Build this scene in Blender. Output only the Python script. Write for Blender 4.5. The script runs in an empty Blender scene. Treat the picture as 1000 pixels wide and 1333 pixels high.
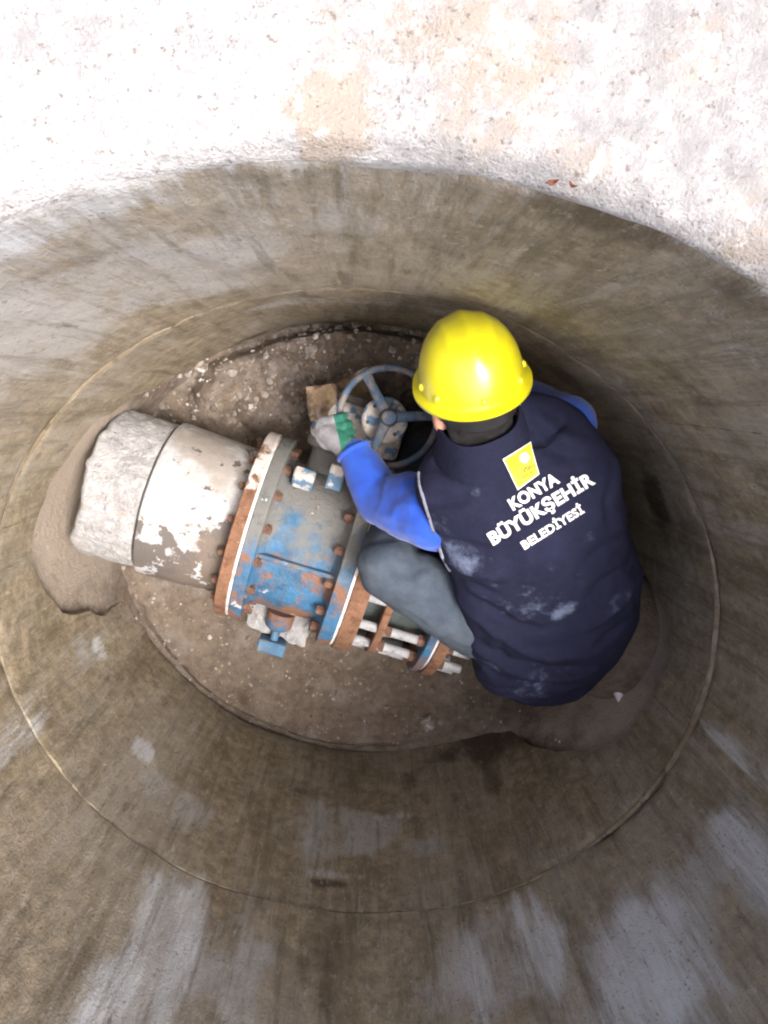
import bpy, bmesh, math, random
import numpy as np
from mathutils import Vector, Matrix
from mathutils.bvhtree import BVHTree

random.seed(7); rng = np.random.default_rng(7)
scene = bpy.context.scene
col = scene.collection

# ------------------------------------------------------------------ camera
CAM_H, TX, TY = 2.6196, -.1524, -.0255
cam_data = bpy.data.cameras.new('camera'); cam = bpy.data.objects.new('camera', cam_data); col.objects.link(cam)
cam.location = (0, 0, CAM_H); cam.rotation_euler = (TX, TY, 0)
cam_data.sensor_fit = 'HORIZONTAL'; cam_data.sensor_width = 36; cam_data.lens = 36
cam_data.clip_start = .02; cam_data.clip_end = 1000
scene.camera = cam
scene.cycles.filter_width = 2.1

# ------------------------------------------------------------------ light
SUN_EL, SUN_AZ = math.radians(67), math.radians(-20)      # azimuth measured from +X towards +Y
world = bpy.data.worlds.new('World'); scene.world = world; world.use_nodes = True
wn = world.node_tree
sky = wn.nodes.new('ShaderNodeTexSky'); sky.sky_type = 'NISHITA'; sky.sun_disc = False
sky.sun_elevation = SUN_EL; sky.sun_rotation = math.pi/2 - SUN_AZ
sky.air_density = .7; sky.dust_density = 9.0; sky.ozone_density = 1.0
wn.nodes['Background'].inputs['Strength'].default_value = .15
wn.links.new(sky.outputs[0], wn.nodes['Background'].inputs['Color'])
sl = bpy.data.lights.new('sun', 'SUN'); sl.energy = 1.3; sl.angle = math.radians(22); sl.color = (1, .975, .94)
sun = bpy.data.objects.new('sun', sl); col.objects.link(sun)
sun.location = (4, 2, 6)
sun.rotation_euler = Vector((-math.cos(SUN_EL)*math.cos(SUN_AZ), -math.cos(SUN_EL)*math.sin(SUN_AZ), -math.sin(SUN_EL))).to_track_quat('-Z', 'Y').to_euler()
vs = scene.view_settings
vs.view_transform = 'Standard'; vs.look = 'None'; vs.gamma = 1; vs.use_curve_mapping = False
vs.exposure = 1.5

# ------------------------------------------------------------------ photo pixel -> place
CX, CY, OA, OB, ROT = -.0096, -.5279, .85, .7577, -.1654      # the oval shaft
H_JOINT, H_RIM = .8626, 1.8334
CR, SR = math.cos(ROT), math.sin(ROT)
RCAM = np.array(cam.rotation_euler.to_matrix())
def ray(x, y): return RCAM @ np.array([(x-500)/1000., -(y-666.5)/1000., -1.])
def P(x, y, z):
    d = ray(x, y); t = (CAM_H-z)/-d[2]
    return Vector((d[0]*t, d[1]*t, z))
def wall_hit(x, y):
    d = ray(x, y); f = lambda q: np.array([(CR*q[0]+SR*q[1])/OA, (-SR*q[0]+CR*q[1])/OB])
    o, e = f((-CX, -CY)), f(d[:2])
    A, B, C = e@e, o@e, o@o-1
    t = (-B+math.sqrt(B*B-A*C))/A; q = o+e*t
    return math.atan2(q[1], q[0]), CAM_H+d[2]*t
def oval(th, k=1.0):
    p, q = OA*k*np.cos(th), OB*k*np.sin(th)
    return CX+CR*p-SR*q, CY+SR*p+CR*q
def to_oval(x, y):
    X, Y = x-CX, y-CY; p, q = (CR*X+SR*Y)/OA, (-SR*X+CR*Y)/OB
    return np.hypot(p, q), np.arctan2(q, p)

# ------------------------------------------------------------------ numpy noise
def _h(i, j, k, s):
    n = (i*374761393 + j*668265263 + k*1274126177 + s*974711) & 0x7fffffff
    n = ((n ^ (n >> 13))*1103515245) & 0x7fffffff
    n = ((n ^ (n >> 15))*12345677) & 0x7fffffff
    return ((n ^ (n >> 11)) & 0xffff)/65535.
def vnoise(p, s=0):
    p = np.asarray(p, float); f = np.floor(p).astype(np.int64); t = p-f; t = t*t*(3-2*t)
    r = 0
    for a in (0, 1):
        for b in (0, 1):
            for c in (0, 1):
                w = (t[:, 0] if a else 1-t[:, 0])*(t[:, 1] if b else 1-t[:, 1])*(t[:, 2] if c else 1-t[:, 2])
                r = r + w*_h(f[:, 0]+a, f[:, 1]+b, f[:, 2]+c, s)
    return r*2-1
def fbm(p, scale=1., oct=4, s=0, gain=.5):
    p = np.asarray(p, float)*scale; r = 0; a = 1
    for o in range(oct): r = r+a*vnoise(p, s+o*17); p = p*2.03+3.1; a *= gain
    return r
def sstep(x, lo, hi):
    t = np.clip((x-lo)/(hi-lo), 0, 1); return t*t*(3-2*t)

# ------------------------------------------------------------------ materials
def new_mat(name):
    m = bpy.data.materials.new(name); m.use_nodes = True
    return m, m.node_tree, m.node_tree.nodes['Principled BSDF']
def math_node(nt, op, a, b=None, clamp=False):
    n = nt.nodes.new('ShaderNodeMath'); n.operation = op; n.use_clamp = clamp
    for i, v in enumerate((a, b)):
        if v is None: continue
        if isinstance(v, (int, float)): n.inputs[i].default_value = v
        else: nt.links.new(v, n.inputs[i])
    return n.outputs[0]
def coord(nt, stretch=(1, 1, 1), off=(0, 0, 0)):
    tc = nt.nodes.new('ShaderNodeTexCoord'); mp = nt.nodes.new('ShaderNodeMapping')
    mp.inputs['Scale'].default_value = stretch; mp.inputs['Location'].default_value = off
    nt.links.new(tc.outputs['Object'], mp.inputs['Vector']); return mp.outputs[0]
def noise(nt, scale, detail=6, rough=.6, stretch=(1, 1, 1), seed=0, dist=0.):
    n = nt.nodes.new('ShaderNodeTexNoise'); n.inputs['Scale'].default_value = scale
    n.inputs['Detail'].default_value = detail; n.inputs['Roughness'].default_value = rough; n.inputs['Distortion'].default_value = dist
    nt.links.new(coord(nt, stretch, (seed*3.7, seed*1.9, seed*2.3)), n.inputs['Vector'])
    return n.outputs['Fac']
def ramp(nt, v, lo, hi):
    n = nt.nodes.new('ShaderNodeMapRange'); n.interpolation_type = 'SMOOTHSTEP'
    nt.links.new(v, n.inputs['Value']); n.inputs['From Min'].default_value = lo; n.inputs['From Max'].default_value = hi
    return n.outputs[0]
def mix(nt, f, a, b):
    n = nt.nodes.new('ShaderNodeMix'); n.data_type = 'RGBA'
    for s, v in ((n.inputs[0], f), (n.inputs[6], a), (n.inputs[7], b)):
        if isinstance(v, tuple): s.default_value = (*v, 1)
        elif isinstance(v, (int, float)): s.default_value = v
        else: nt.links.new(v, s)
    return n.outputs[2]
def attr(nt, name):
    n = nt.nodes.new('ShaderNodeAttribute'); n.attribute_name = name; return n.outputs['Fac']
def layered(name, base, layers=(), rough=.85, bump=None, var=.25, var_scale=30, spec=.4, sheen=0):
    """base colour with blotchy layers over it; each layer: colour + noise threshold (+ gradient, attribute)"""
    m, nt, bs = new_mat(name)
    c = mix(nt, ramp(nt, noise(nt, var_scale, 8, .65), .3, .7), tuple(x*(1-var) for x in base), tuple(min(1, x*(1+var)) for x in base))
    r = rough
    for L in layers:
        v = noise(nt, L.get('scale', 6), L.get('detail', 8), L.get('nr', .62), L.get('stretch', (1, 1, 1)), L.get('seed', 1), L.get('dist', 0))
        if 'grad' in L:
            tc = nt.nodes.new('ShaderNodeTexCoord'); d = nt.nodes.new('ShaderNodeVectorMath'); d.operation = 'DOT_PRODUCT'
            nt.links.new(tc.outputs['Object'], d.inputs[0]); d.inputs[1].default_value = L['grad']
            v = math_node(nt, 'ADD', v, d.outputs['Value'])
        if 'attr' in L:
            v = math_node(nt, 'ADD', math_node(nt, 'MULTIPLY', v, L.get('nw', .6)), math_node(nt, 'MULTIPLY', attr(nt, L['attr']), L.get('aw', 1.)))
        f = ramp(nt, v, L['lo'], L['hi'])
        if 'amt' in L: f = math_node(nt, 'MULTIPLY', f, L['amt'])
        c = mix(nt, f, c, L['col'])
        if 'rough' in L:
            n = nt.nodes.new('ShaderNodeMix')
            nt.links.new(f, n.inputs[0])
            if isinstance(r, float): n.inputs[2].default_value = r
            else: nt.links.new(r, n.inputs[2])
            n.inputs[3].default_value = L['rough']; r = n.outputs[0]
    nt.links.new(c, bs.inputs['Base Color'])
    if isinstance(r, float): bs.inputs['Roughness'].default_value = r
    else: nt.links.new(r, bs.inputs['Roughness'])
    bs.inputs['Specular IOR Level'].default_value = spec
    if sheen: bs.inputs['Sheen Weight'].default_value = sheen
    if bump:
        h = None
        for sc, st, strn in bump:
            t = math_node(nt, 'MULTIPLY', noise(nt, sc, 6, .65, st, 4), strn)
            h = t if h is None else math_node(nt, 'ADD', h, t)
        b = nt.nodes.new('ShaderNodeBump'); b.inputs['Distance'].default_value = .01; b.inputs['Strength'].default_value = 1.
        nt.links.new(h, b.inputs['Height']); nt.links.new(b.outputs[0], bs.inputs['Normal'])
    return m

ONE = (1, 1, 1); UPR = (1, 1, .13)
MAT = {}
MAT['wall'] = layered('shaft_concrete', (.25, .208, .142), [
    dict(col=(.145, .11, .062), scale=11, lo=.44, hi=.68, nr=.8, detail=8, seed=41, amt=.7),
    dict(col=(.37, .33, .265), scale=8, lo=.52, hi=.72, nr=.8, detail=8, stretch=(1, 1, .7), seed=43, amt=.65),
    dict(col=(.31, .28, .235), scale=3.0, lo=.42, hi=.66, nr=.72, detail=7, stretch=(1, 1, .3), seed=2, amt=.75),
    dict(col=(.13, .103, .06), scale=6, lo=.47, hi=.68, nr=.72, detail=7, stretch=(1, 1, .16), seed=9, amt=.75),
    dict(col=(.37, .365, .355), scale=9, lo=.98, hi=1.40, nr=.76, detail=8, stretch=(1, 1, .28), seed=5, attr='grey', nw=1.6, aw=.55, amt=.85),
    dict(col=(.105, .085, .055), scale=30, lo=.50, hi=.66, nr=.7, detail=6, stretch=(1, 1, .07), seed=19, amt=.5),
    dict(col=(.37, .345, .30), scale=34, lo=.52, hi=.68, nr=.7, detail=6, stretch=(1, 1, .08), seed=29, amt=.4),
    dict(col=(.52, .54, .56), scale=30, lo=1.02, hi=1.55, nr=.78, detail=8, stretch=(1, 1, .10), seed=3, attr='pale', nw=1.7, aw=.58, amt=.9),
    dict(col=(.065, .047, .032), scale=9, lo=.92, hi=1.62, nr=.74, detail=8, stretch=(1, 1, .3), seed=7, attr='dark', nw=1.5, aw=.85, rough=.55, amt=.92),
    dict(col=(.07, .055, .04), scale=26, lo=.56, hi=.70, nr=.78, detail=8, stretch=(1, 1, .2), seed=11, amt=.65),
    dict(col=(.45, .42, .37), scale=60, lo=.55, hi=.72, nr=.74, detail=5, stretch=(1, 1, .5), seed=13, amt=.5),
    dict(col=(.05, .04, .03), scale=110, lo=.58, hi=.70, detail=4, seed=23, amt=.55),
    dict(col=(.03, .025, .02), scale=30, lo=.78, hi=.95, detail=4, seed=15, attr='crack', nw=.4, aw=.7),
], rough=.75, var=.35, var_scale=28, spec=.4, bump=[(45, (1, 1, .5), .45), (16, (1, 1, .12), .6), (170, ONE, .25)])
MAT['mortar'] = layered('joint_mortar', (.27, .235, .18), [dict(col=(.16, .125, .08), scale=4, lo=.40, hi=.56, seed=3), dict(col=(.09, .07, .045), scale=25, lo=.55, hi=.68, seed=6)], rough=.9, bump=[(80, ONE, .5)])
MAT['slab'] = layered('slab_concrete', (.31, .31, .315), [
    dict(col=(.52, .52, .525), scale=3, lo=.45, hi=.75, nr=.7, grad=(-.35, .1, 0), seed=31),
    dict(col=(.27, .265, .265), scale=95, lo=.46, hi=.62, nr=.8, seed=2, amt=.85),
    dict(col=(.31, .265, .22), scale=26, lo=1.0, hi=1.4, nr=.76, detail=12, seed=4, attr='stain', nw=1.6, aw=.55, amt=.85),
    dict(col=(.15, .13, .11), scale=110, lo=.56, hi=.66, nr=.7, seed=6, amt=.9),
    dict(col=(.48, .475, .47), scale=38, lo=.54, hi=.66, seed=8, amt=.7),
], rough=.9, bump=[(90, ONE, .45), (260, ONE, .45)])
MAT['soil'] = layered('soil', (.165, .13, .10), [
    dict(col=(.24, .21, .185), scale=9, lo=.48, hi=.68, seed=2, amt=.8),
    dict(col=(.075, .055, .042), scale=6, lo=.54, hi=.72, seed=5, amt=.8),
    dict(col=(.25, .225, .225), scale=40, lo=.66, hi=.80, seed=8, attr='rubble', nw=.7, aw=.35, amt=.8),
    dict(col=(.40, .34, .28), scale=18, lo=.55, hi=.95, nr=.74, seed=12, attr='mortar', nw=.7, aw=.6, amt=.9),
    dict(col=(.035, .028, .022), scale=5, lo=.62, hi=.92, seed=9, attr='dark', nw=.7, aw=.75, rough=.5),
    dict(col=(.42, .39, .36), scale=120, lo=.66, hi=.74, seed=3, amt=.6),
], rough=.9, bump=[(45, ONE, 1.0), (150, ONE, .7)])
MAT['ground'] = layered('dry_earth', (.26, .21, .16), [dict(col=(.36, .32, .27), scale=2, lo=.45, hi=.65, seed=2), dict(col=(.12, .10, .07), scale=25, lo=.6, hi=.72, seed=5)], rough=.95, bump=[(30, ONE, 1.)])
MAT['gravel'] = layered('gravel', (.25, .225, .20), [dict(col=(.45, .43, .41), scale=14, lo=.56, hi=.62, seed=2), dict(col=(.11, .085, .07), scale=12, lo=.52, hi=.58, seed=6)], rough=.9)
MAT['whitestone'] = layered('white_chip', (.7, .7, .7), rough=.85, bump=[(90, ONE, .4)])
MAT['block'] = layered('brown_block', (.24, .17, .11), [dict(col=(.42, .38, .34), scale=16, lo=.55, hi=.68, seed=2), dict(col=(.10, .07, .05), scale=9, lo=.58, hi=.7, seed=5)], rough=.9, bump=[(70, ONE, .9)])
MAT['casing'] = layered('casing_concrete', (.45, .45, .46), [
    dict(col=(.40, .37, .34), scale=26, lo=.54, hi=.68, seed=2, amt=.8),
    dict(col=(.27, .23, .19), scale=8, lo=.60, hi=.80, seed=4, grad=(-.3, .0, -.25), amt=.8),
    dict(col=(.55, .56, .585), scale=70, lo=.52, hi=.66, seed=7, amt=.8)], rough=.9, bump=[(60, ONE, 1.8), (160, ONE, 1.2)])
MAT['paint'] = layered('peeling_white_paint', (.42, .425, .44), [
    dict(col=(.30, .28, .265), scale=9, lo=.5, hi=.72, seed=12, amt=.7),
    dict(col=(.26, .23, .20), scale=7, lo=.62, hi=.84, grad=(.35, .9, 0), seed=14, amt=.8),
    dict(col=(.11, .098, .092), scale=11, lo=.575, hi=.63, detail=10, nr=.66, grad=(.55, -1.35, 0), seed=3, rough=.8),
    dict(col=(.16, .125, .10), scale=9, lo=.58, hi=.70, grad=(.35, -1.0, 0), seed=8, amt=.7),
    dict(col=(.40, .405, .42), scale=13, lo=.595, hi=.62, grad=(-.15, -.25, 0), seed=22),
    dict(col=(.10, .09, .085), scale=24, lo=.655, hi=.68, grad=(.25, 0, 0), seed=17)], rough=.75, bump=[(40, ONE, .35), (150, ONE, .2)])
MAT['rust'] = layered('rusty_steel', (.19, .10, .06), [
    dict(col=(.12, .055, .03), scale=28, lo=.5, hi=.66, seed=3),
    dict(col=(.28, .155, .095), scale=18, lo=.58, hi=.7, seed=5),
    dict(col=(.58, .54, .51), scale=12, lo=.66, hi=.74, grad=(0, .9, .0), seed=9)], rough=.9, bump=[(120, ONE, .6)])
MAT['bolt'] = layered('rusty_bolt', (.135, .075, .052), [dict(col=(.10, .055, .04), scale=60, lo=.5, hi=.6, seed=3), dict(col=(.55, .47, .43), scale=30, lo=.58, hi=.66, seed=6)], rough=.9, bump=[(200, ONE, .4)])
MAT['gasket'] = layered('white_gasket', (.66, .64, .62), [dict(col=(.3, .2, .14), scale=30, lo=.56, hi=.66, seed=2)], rough=.8)
MAT['blue'] = layered('worn_blue_paint', (.034, .11, .205), [
    dict(col=(.045, .17, .33), scale=7, lo=.50, hi=.66, seed=2, amt=.75),
    dict(col=(.165, .16, .145), scale=6, lo=.47, hi=.66, nr=.72, detail=10, grad=(0, 1.5, 0), seed=4, amt=.92, rough=.9),
    dict(col=(.05, .075, .085), scale=10, lo=.54, hi=.68, nr=.72, detail=10, seed=11, amt=.75),
    dict(col=(.20, .10, .058), scale=8, lo=.54, hi=.64, detail=12, nr=.74, grad=(0, -.45, 0), seed=6, rough=.9),
    dict(col=(.60, .585, .57), scale=12, lo=.625, hi=.66, detail=12, nr=.7, seed=8, rough=.8),
    dict(col=(.14, .085, .055), scale=45, lo=.60, hi=.69, nr=.7, seed=13)], rough=.55, spec=.45, bump=[(50, ONE, .5), (180, ONE, .3)])
MAT['bluefoot'] = layered('blue_foot_paint', (.06, .14, .235), [dict(col=(.17, .15, .13), scale=16, lo=.52, hi=.66, seed=4, amt=.8), dict(col=(.19, .10, .06), scale=22, lo=.58, hi=.66, seed=6)], rough=.6, bump=[(90, ONE, .4)])
MAT['steel'] = layered('zinc_rod', (.40, .41, .43), [dict(col=(.25, .22, .2), scale=60, lo=.56, hi=.7, seed=3)], rough=.5, bump=[(400, (6, .1, .1), .3)])
MAT['dark'] = layered('dark_steel', (.06, .075, .075), [dict(col=(.16, .11, .08), scale=20, lo=.55, hi=.66, seed=3)], rough=.8)
MAT['cream'] = layered('cream_cover', (.44, .41, .38), [dict(col=(.09, .17, .27), scale=17, lo=.50, hi=.56, seed=4), dict(col=(.22, .16, .13), scale=30, lo=.58, hi=.68, seed=6)], rough=.7, bump=[(120, ONE, .3)])
MAT['wheel'] = layered('handwheel_paint', (.05, .085, .14), [dict(col=(.155, .14, .13), scale=22, lo=.46, hi=.6, seed=2), dict(col=(.16, .09, .06), scale=40, lo=.62, hi=.7, seed=5)], rough=.6, bump=[(120, ONE, .25)])
MAT['vest'] = layered('navy_vest', (.0105, .012, .032), [
    dict(col=(.018, .021, .052), scale=4, lo=.45, hi=.7, seed=2, amt=.8),
    dict(col=(.08, .09, .155), scale=9, lo=.64, hi=.86, detail=10, seed=5, amt=.55),
    dict(col=(.16, .20, .30), scale=22, lo=.98, hi=1.5, nr=.76, detail=12, seed=7, attr='dust', nw=1.6, aw=.5, amt=.7)], rough=.85, var=.15, var_scale=80, spec=.2, bump=[(900, ONE, .06), (35, ONE, .25)])
MAT['shirt'] = layered('blue_sleeve', (.014, .062, .38), [dict(col=(.022, .095, .50), scale=5, lo=.45, hi=.7, seed=2), dict(col=(.02, .06, .27), scale=12, lo=.6, hi=.75, seed=4, amt=.6)], rough=.8, var=.1, spec=.25, sheen=.2, bump=[(700, ONE, .05), (30, ONE, .2)])
MAT['trousers'] = layered('grey_trousers', (.052, .068, .092), [dict(col=(.085, .105, .13), scale=6, lo=.48, hi=.7, seed=2), dict(col=(.24, .26, .28), scale=13, lo=.67, hi=.78, detail=10, seed=5, amt=.7)], rough=.9, var=.15, spec=.2, bump=[(600, ONE, .08), (30, ONE, .3)])
MAT['glove'] = layered('grey_glove', (.19, .19, .21), [dict(col=(.015, .125, .085), scale=20, lo=.75, hi=.85, attr='palm', nw=.4, aw=.8), dict(col=(.33, .24, .26), scale=18, lo=.58, hi=.7, seed=5, amt=.6)], rough=.85, bump=[(300, ONE, .3)])
MAT['skin'] = layered('skin', (.52, .27, .19), [dict(col=(.60, .30, .24), scale=20, lo=.5, hi=.65, seed=3)], rough=.55, var=.08, bump=[(300, ONE, .06)])
MAT['hair'] = layered('black_hair', (.012, .011, .012), [dict(col=(.035, .033, .034), scale=60, lo=.55, hi=.7, seed=3, stretch=(1, 3, 1))], rough=.55, bump=[(300, (1, .2, 1), .6)])
MAT['helmet'] = layered('yellow_helmet', (.70, .66, .007), [dict(col=(.55, .47, .01), scale=7, lo=.5, hi=.8, seed=3, amt=.6), dict(col=(.16, .12, .02), scale=36, lo=.70, hi=.74, seed=5), dict(col=(.34, .27, .05), scale=14, lo=.56, hi=.78, nr=.8, detail=10, stretch=(1, 2.5, .6), seed=15, amt=.45), dict(col=(.40, .33, .06), scale=3, lo=.6, hi=.75, stretch=(1, 1, 3), seed=8, amt=.5)], rough=.26, var=.04, spec=.8, bump=[(90, ONE, .03)])
MAT['strap'] = layered('black_strap', (.02, .02, .022), [dict(col=(.25, .25, .26), scale=25, lo=.62, hi=.72, seed=3)], rough=.4)
MAT['boot'] = layered('black_boot', (.025, .022, .02), [dict(col=(.14, .11, .09), scale=12, lo=.52, hi=.7, seed=2)], rough=.8)
MAT['print'] = layered('white_print', (.80, .81, .82), [dict(col=(.60, .64, .68), scale=60, lo=.58, hi=.7, seed=3, amt=.6)], rough=.6, var=.05)
MAT['patch'] = layered('yellow_patch', (.80, .74, .02), rough=.6, var=.05)
MAT['patchw'] = layered('patch_border', (.80, .80, .70), rough=.6, var=.05)
MAT['ink'] = layered('dark_print', (.06, .06, .02), rough=.7, var=.05)
MAT['emblem'] = layered('emblem_grey', (.45, .46, .48), [dict(col=(.30, .31, .33), scale=140, lo=.5, hi=.6, seed=3)], rough=.6)
MAT['trim'] = layered('grey_trim', (.17, .18, .24), [dict(col=(.06, .06, .1), scale=40, lo=.5, hi=.6, seed=3)], rough=.7)
MAT['leaf'] = layered('brown_leaf', (.12, .04, .025), [dict(col=(.10, .03, .02), scale=60, lo=.5, hi=.6, seed=2)], rough=.8)
MAT['eye'] = layered('eye_white', (.7, .68, .66), rough=.3, var=.02)

# ------------------------------------------------------------------ mesh helpers
class MB:
    def __init__(s): s.v = []; s.f = []
    def add(s, v, f):
        o = len(s.v); s.v += [tuple(map(float, p)) for p in v]; s.f += [tuple(i+o for i in q) for q in f]; return s
    def loft(s, rings, closed=True, caps=True):
        n = len(rings[0]); v = [p for r in rings for p in r]; f = []
        m = n if closed else n-1
        for i in range(len(rings)-1):
            for j in range(m):
                k = (j+1) % n; f.append((i*n+j, i*n+k, (i+1)*n+k, (i+1)*n+j))
        if caps:
            f.append(tuple(range(n-1, -1, -1))); L = (len(rings)-1)*n; f.append(tuple(range(L, L+n)))
        return s.add(v, f)
    def lathe(s, prof, n=32, org=(0, 0, 0), ax=(0, 0, 1), caps=True, jit=None):
        """profile [(distance along axis, radius)]"""
        ax = Vector(ax).normalized(); u = ax.orthogonal().normalized(); w = ax.cross(u); org = Vector(org)
        return s.loft([[org+ax*h+(u*math.cos(2*math.pi*j/n)+w*math.sin(2*math.pi*j/n))*r*(1+(jit(h, 2*math.pi*j/n) if jit else 0)) for j in range(n)] for h, r in prof], caps=caps)
    def tube(s, pts, rad, n=10, closed=False):
        pts = [Vector(p) for p in pts]; N = len(pts)
        if isinstance(rad, (int, float)): rad = [rad]*N
        rings = []; u = None
        for i in range(N):
            a = pts[(i-1) % N] if closed or i > 0 else pts[i]; b = pts[(i+1) % N] if closed or i < N-1 else pts[i]
            t = (b-a).normalized()
            u = (t.orthogonal() if u is None else u-t*u.dot(t)).normalized(); w = t.cross(u)
            rings.append([pts[i]+(u*math.cos(2*math.pi*j/n)+w*math.sin(2*math.pi*j/n))*rad[i] for j in range(n)])
        if closed: rings.append(rings[0]); return s.loft(rings, caps=False)
        return s.loft(rings)
    def capsule(s, a, b, ra, rb, n=16):
        a, b = Vector(a), Vector(b); t = (b-a); L = t.length; t = t/L if L > 1e-6 else Vector((0, 0, 1))
        prof = [(-ra*math.cos(x), ra*math.sin(x)) for x in np.linspace(.06, math.pi/2, 6)]
        prof += [(L*q, ra+(rb-ra)*q) for q in (.25, .5, .75)]
        prof += [(L+rb*math.sin(x), rb*math.cos(x)) for x in np.linspace(0, math.pi/2-.06, 6)]
        return s.lathe(prof, n, a, t)
    def chain(s, pts, n=16):
        for (a, ra), (b, rb) in zip(pts[:-1], pts[1:]): s.capsule(a, b, ra, rb, n)
        return s
    def ellip(s, c, X, Y, Z, n=20, m=12):
        c, X, Y, Z = map(Vector, (c, X, Y, Z))
        return s.loft([[c+Z*-math.cos(p)+(X*math.cos(2*math.pi*j/n)+Y*math.sin(2*math.pi*j/n))*math.sin(p) for j in range(n)] for p in np.linspace(.05, math.pi-.05, m)])
    def box(s, c, X, Y, Z):
        c, X, Y, Z = map(Vector, (c, X, Y, Z))
        v = [c+X*i+Y*j+Z*k for i in (-1, 1) for j in (-1, 1) for k in (-1, 1)]
        return s.add(v, [(0, 1, 3, 2), (4, 6, 7, 5), (0, 4, 5, 1), (2, 3, 7, 6), (0, 2, 6, 4), (1, 5, 7, 3)])
    def mesh(s, name):
        me = bpy.data.meshes.new(name); me.from_pydata(s.v, [], s.f)
        bm = bmesh.new(); bm.from_mesh(me); bmesh.ops.recalc_face_normals(bm, faces=bm.faces); bm.to_mesh(me); bm.free()
        return me
    def build(s, name, mat, parent=None, smooth=True, bevel=0., bseg=2):
        return link(name, s.mesh(name), mat, parent, smooth, bevel, bseg)
def link(name, me, mat, parent=None, smooth=True, bevel=0., bseg=2):
    o = bpy.data.objects.new(name, me); col.objects.link(o)
    if mat and not me.materials: me.materials.append(MAT[mat])
    if parent is not None: o.parent = parent
    if smooth:
        me.polygons.foreach_set('use_smooth', [True]*len(me.polygons))
        try: me.set_sharp_from_angle(angle=math.radians(38))
        except Exception: pass
    if bevel:
        b = o.modifiers.new('bevel', 'BEVEL'); b.width = bevel; b.segments = bseg; b.limit_method = 'ANGLE'; b.angle_limit = math.radians(40)
    return o
def bake(o):
    """apply modifiers to the object's mesh"""
    dg = bpy.context.evaluated_depsgraph_get(); me = bpy.data.meshes.new_from_object(o.evaluated_get(dg)); o.modifiers.clear(); o.data = me; return o
def co(me):
    a = np.empty(len(me.vertices)*3); me.vertices.foreach_get('co', a); return a.reshape(-1, 3)
def normals(me):
    a = np.empty(len(me.vertices)*3); me.vertices.foreach_get('normal', a); return a.reshape(-1, 3)
def set_co(me, a): me.vertices.foreach_set('co', np.asarray(a, float).ravel()); me.update()
def set_attr(me, name, v):
    at = me.attributes.new(name, 'FLOAT', 'POINT'); at.data.foreach_set('value', np.asarray(v, np.float32))
def blob(name, mb, mat, parent, voxel=.008, it=6, disp=None):
    """one continuous skin grown over overlapping shapes"""
    o = mb.build(name, mat, parent, smooth=False)
    r = o.modifiers.new('remesh', 'REMESH'); r.mode = 'VOXEL'; r.voxel_size = voxel
    s = o.modifiers.new('smooth', 'SMOOTH'); s.factor = .5; s.iterations = it
    bake(o); me = o.data
    if disp is not None:
        p = co(me); set_co(me, p+normals(me)*disp(p, normals(me))[:, None])
    me.polygons.foreach_set('use_smooth', [True]*len(me.polygons))
    if not me.materials: me.materials.append(MAT[mat])
    return o
def tag(o, label, cat, group=None):
    o['label'] = label; o['category'] = cat
    if group: o['group'] = group
    return o
def structure(o): o['kind'] = 'structure'; return o
def empty(name, loc=(0, 0, 0), rz=0.):
    o = bpy.data.objects.new(name, None); o.empty_display_size = .1; col.objects.link(o); o.location = loc; o.rotation_euler = (0, 0, rz); return o
def clone(o, parent, loc=None, rot=None):
    c = o.copy(); col.objects.link(c); c.parent = parent
    if loc is not None: c.location = loc
    if rot is not None: c.rotation_euler = rot
    return c

# ------------------------------------------------------------------ setting: ground, slab, shaft floor
NT = 400
TH = np.linspace(0, 2*math.pi, NT, endpoint=False)
def polar(name, ks, zf, mat, warp=None):
    V = []; F = []
    for i, k in enumerate(ks):
        kk = k if warp is None else warp(k, TH)
        x, y = oval(TH, kk); V.append(np.stack([x, y, zf(k, TH, x, y)], 1))
        if i:
            for j in range(NT):
                q = (j+1) % NT; F.append(((i-1)*NT+j, i*NT+j, i*NT+q, (i-1)*NT+q))
    V = np.concatenate(V)
    me = bpy.data.meshes.new(name); me.from_pydata(V.tolist(), [], F)
    return link(name, me, mat), V
Z3 = lambda x, y, z=0.: np.stack([x, y, np.zeros_like(x)+z], 1)

g, _ = polar('ground', [2.5, 2.8, 3.5, 5, 8, 14, 30, 80, 250], lambda k, t, x, y: H_RIM-.05+.02*fbm(Z3(x, y), 1.5, 3, 5)*min(1, (k-2.4)), 'ground')
structure(g)

def slab_z(k, t, x, y):
    lip = -.07 if k > 1.0049 and k < 1.0051 else -.034*(1-min(1, (k-1)/.035))**2 if k < 1.035 else 0
    edge = -.13 if k > 2.62 else 0
    return H_RIM+lip+edge+.006*fbm(Z3(x, y), 9, 4, 2)+.0025*fbm(Z3(x, y), 60, 2, 4)
def slab_warp(k, t):
    return k+.009*fbm(np.stack([np.cos(t)*3, np.sin(t)*3, t*0], 1), 2.2, 3, 8)*max(0, 1-(k-1)/.2)*min(1, max(0, (k-1.006)/.03))
ks = [1.005, 1.0, 1.004, 1.009, 1.015, 1.022, 1.03, 1.04]+list(np.linspace(1.052, 1.5, 46))+[1.6, 1.75, 1.95, 2.2, 2.45, 2.6, 2.625]
slab, sv = polar('concrete_slab', ks, slab_z, 'slab', slab_warp); structure(slab)
st = np.zeros(len(sv))
for (px, py, r, w) in ((430, 150, .045, 1.2), (640, 90, .10, .8), (470, 20, .12, .5), (900, 60, .06, .6), (760, 190, .05, .6), (1000, 330, .08, .7), (330, 30, .05, .4)):
    q = P(px, py, H_RIM); d = np.hypot(sv[:, 0]-q.x, sv[:, 1]-q.y)/r+.3*fbm(sv, 14, 3, 3)
    st = np.maximum(st, w*(1-sstep(d, .5, 1.2)))
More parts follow.
